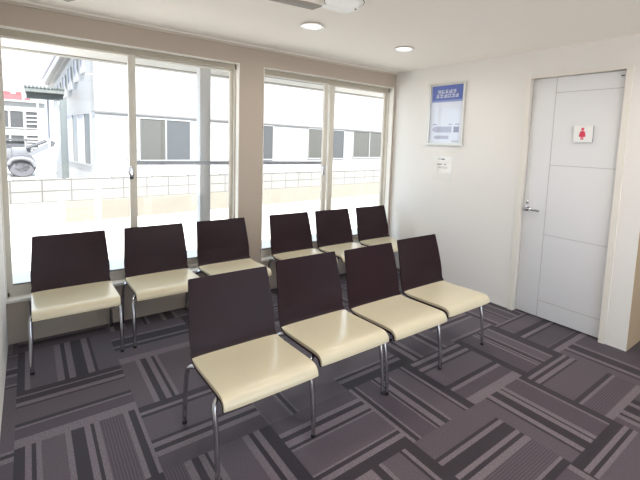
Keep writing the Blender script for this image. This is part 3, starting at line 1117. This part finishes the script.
def wheel(px, dy, r, w):
    mt = Matrix.Translation((X(px), dy, r)) @ Matrix.Rotation(PI / 2, 4, 'X')
    o = MB().lathe([(r * 0.55, -w / 2), (r * 0.92, -w / 2), (r, -w / 3), (r, w / 3), (r * 0.92, w / 2), (r * 0.55, w / 2)], 'tyre', 28, mt).build('wheel', ld)
    MB().lathe([(0.02, -w / 2 - 0.02), (r * 0.3, -w / 2 - 0.02), (r * 0.55, -w / 2 + 0.04), (r * 0.55, w / 2), (0.02, w / 2)], 'mach', 20, mt).build('rim', o)


wheel(21.5, 0.0, 0.44, 0.30); wheel(21.5, 1.10, 0.44, 0.30)
wheel(-10, 0.05, 0.44, 0.30); wheel(-10, 1.10, 0.44, 0.30)
b_ = MB()
b_.bbox((X(11), 0.25, Z(160)), (X(31), 1.0, Z(149)), 'mach', 0.06, 3)
b_.bbox((X(-22), 0.3, Z(163)), (X(12), 0.95, Z(150)), 'mach', 0.05, 3)
b_.build('body', ld)
MB().bbox((X(-18), 0.3, Z(167)), (X(33), 0.95, Z(160)), 'mach_dark', 0.03, 2).build('chassis', ld)
MB().tube(smooth_path([(X(8), -0.22, Z(166)), (X(12), -0.22, Z(161)), (X(22), -0.22, Z(159.5)), (X(31), -0.22, Z(162)), (X(35), -0.22, Z(168))], 6), 0.07, 'mach', 8).build('fender', ld)
cab = MB()
cab.box((X(-4), 0.2, Z(142.5)), (X(27.5), 1.05, Z(141)), 'mach_dark')
for px in (-3, 26):
    for dy in (0.22, 0.98):
        cab.box((X(px), dy, Z(150)), (X(px) + 0.06, dy + 0.06, Z(142)), 'mach')
cab.build('cab_frame', ld)
MB().box((X(-1), 0.3, Z(150)), (X(25), 0.95, Z(143.5)), 'mach_dark').build('cab_panel', ld)
for dy in (0.12, 1.05):
    o = MB().add([(X(27), dy, Z(156)), (X(31), dy, Z(158)), (X(54), dy, Z(148)), (X(52), dy, Z(143.5)),
                  (X(27), dy + 0.1, Z(156)), (X(31), dy + 0.1, Z(158)), (X(54), dy + 0.1, Z(148)), (X(52), dy + 0.1, Z(143.5))],
                 [(0, 1, 2, 3), (7, 6, 5, 4), (0, 4, 5, 1), (1, 5, 6, 2), (2, 6, 7, 3), (3, 7, 4, 0)], 'mach').build('loader_arm', ld)
    MB().tube([(X(27), dy + 0.05, Z(150)), (X(48), dy + 0.05, Z(142))], 0.05, 'mach_dark', 8).build('ram', o)
MB().add([(X(52), 0.0, Z(141)), (X(57), 0.0, Z(143)), (X(55), 0.0, Z(148)), (X(52), 0.0, Z(147)),
          (X(52), 1.25, Z(141)), (X(57), 1.25, Z(143)), (X(55), 1.25, Z(148)), (X(52), 1.25, Z(147))],
         [(0, 1, 2, 3), (7, 6, 5, 4), (0, 4, 5, 1), (1, 5, 6, 2), (2, 6, 7, 3), (3, 7, 4, 0)], 'mach_dark').build('bucket', ld)

# ------------------------------------------------------------------ light
world = bpy.data.worlds.new('sky')
scene.world = world
world.use_nodes = True
bg = world.node_tree.nodes['Background']
bg.inputs['Color'].default_value = (0.71, 0.86, 1.0, 1)
bg.inputs['Strength'].default_value = 1.45

sd = bpy.data.lights.new('sun', 'SUN')
sd.energy = 11.5
sd.angle = math.radians(1.5)
sd.color = (1.0, 0.98, 0.95)
sun = bpy.data.objects.new('sun', sd)
COL.objects.link(sun)
sun.location = (0, -10, 12)
sun.rotation_euler = Vector((0.06, 0.75, -0.90)).to_track_quat('-Z', 'Y').to_euler()


def lamp(x, y, e):
    l = bpy.data.lights.new('downlight_and_fill', 'AREA')
    l.shape = 'DISK'; l.size = 0.12; l.energy = e; l.color = (1.0, 0.95, 0.88)
    l.spread = math.radians(170)
    o = bpy.data.objects.new('downlight_and_fill', l)
    COL.objects.link(o)
    o.location = (x, y, H - 0.02)


for x, y, e in ((1.752, -0.873, 2.0), (2.680, -0.873, 2.0), (0.83, -2.9, 3.2), (1.75, -2.9, 3.2), (2.68, -2.9, 3.2)):  # two ceiling downlights, then three added fill lamps out of view, without fixtures
    lamp(x, y, e)

scene.view_settings.view_transform = 'Standard'
scene.view_settings.look = 'None'
scene.view_settings.gamma = 1.0
scene.view_settings.use_curve_mapping = False
scene.view_settings.exposure = 1.13
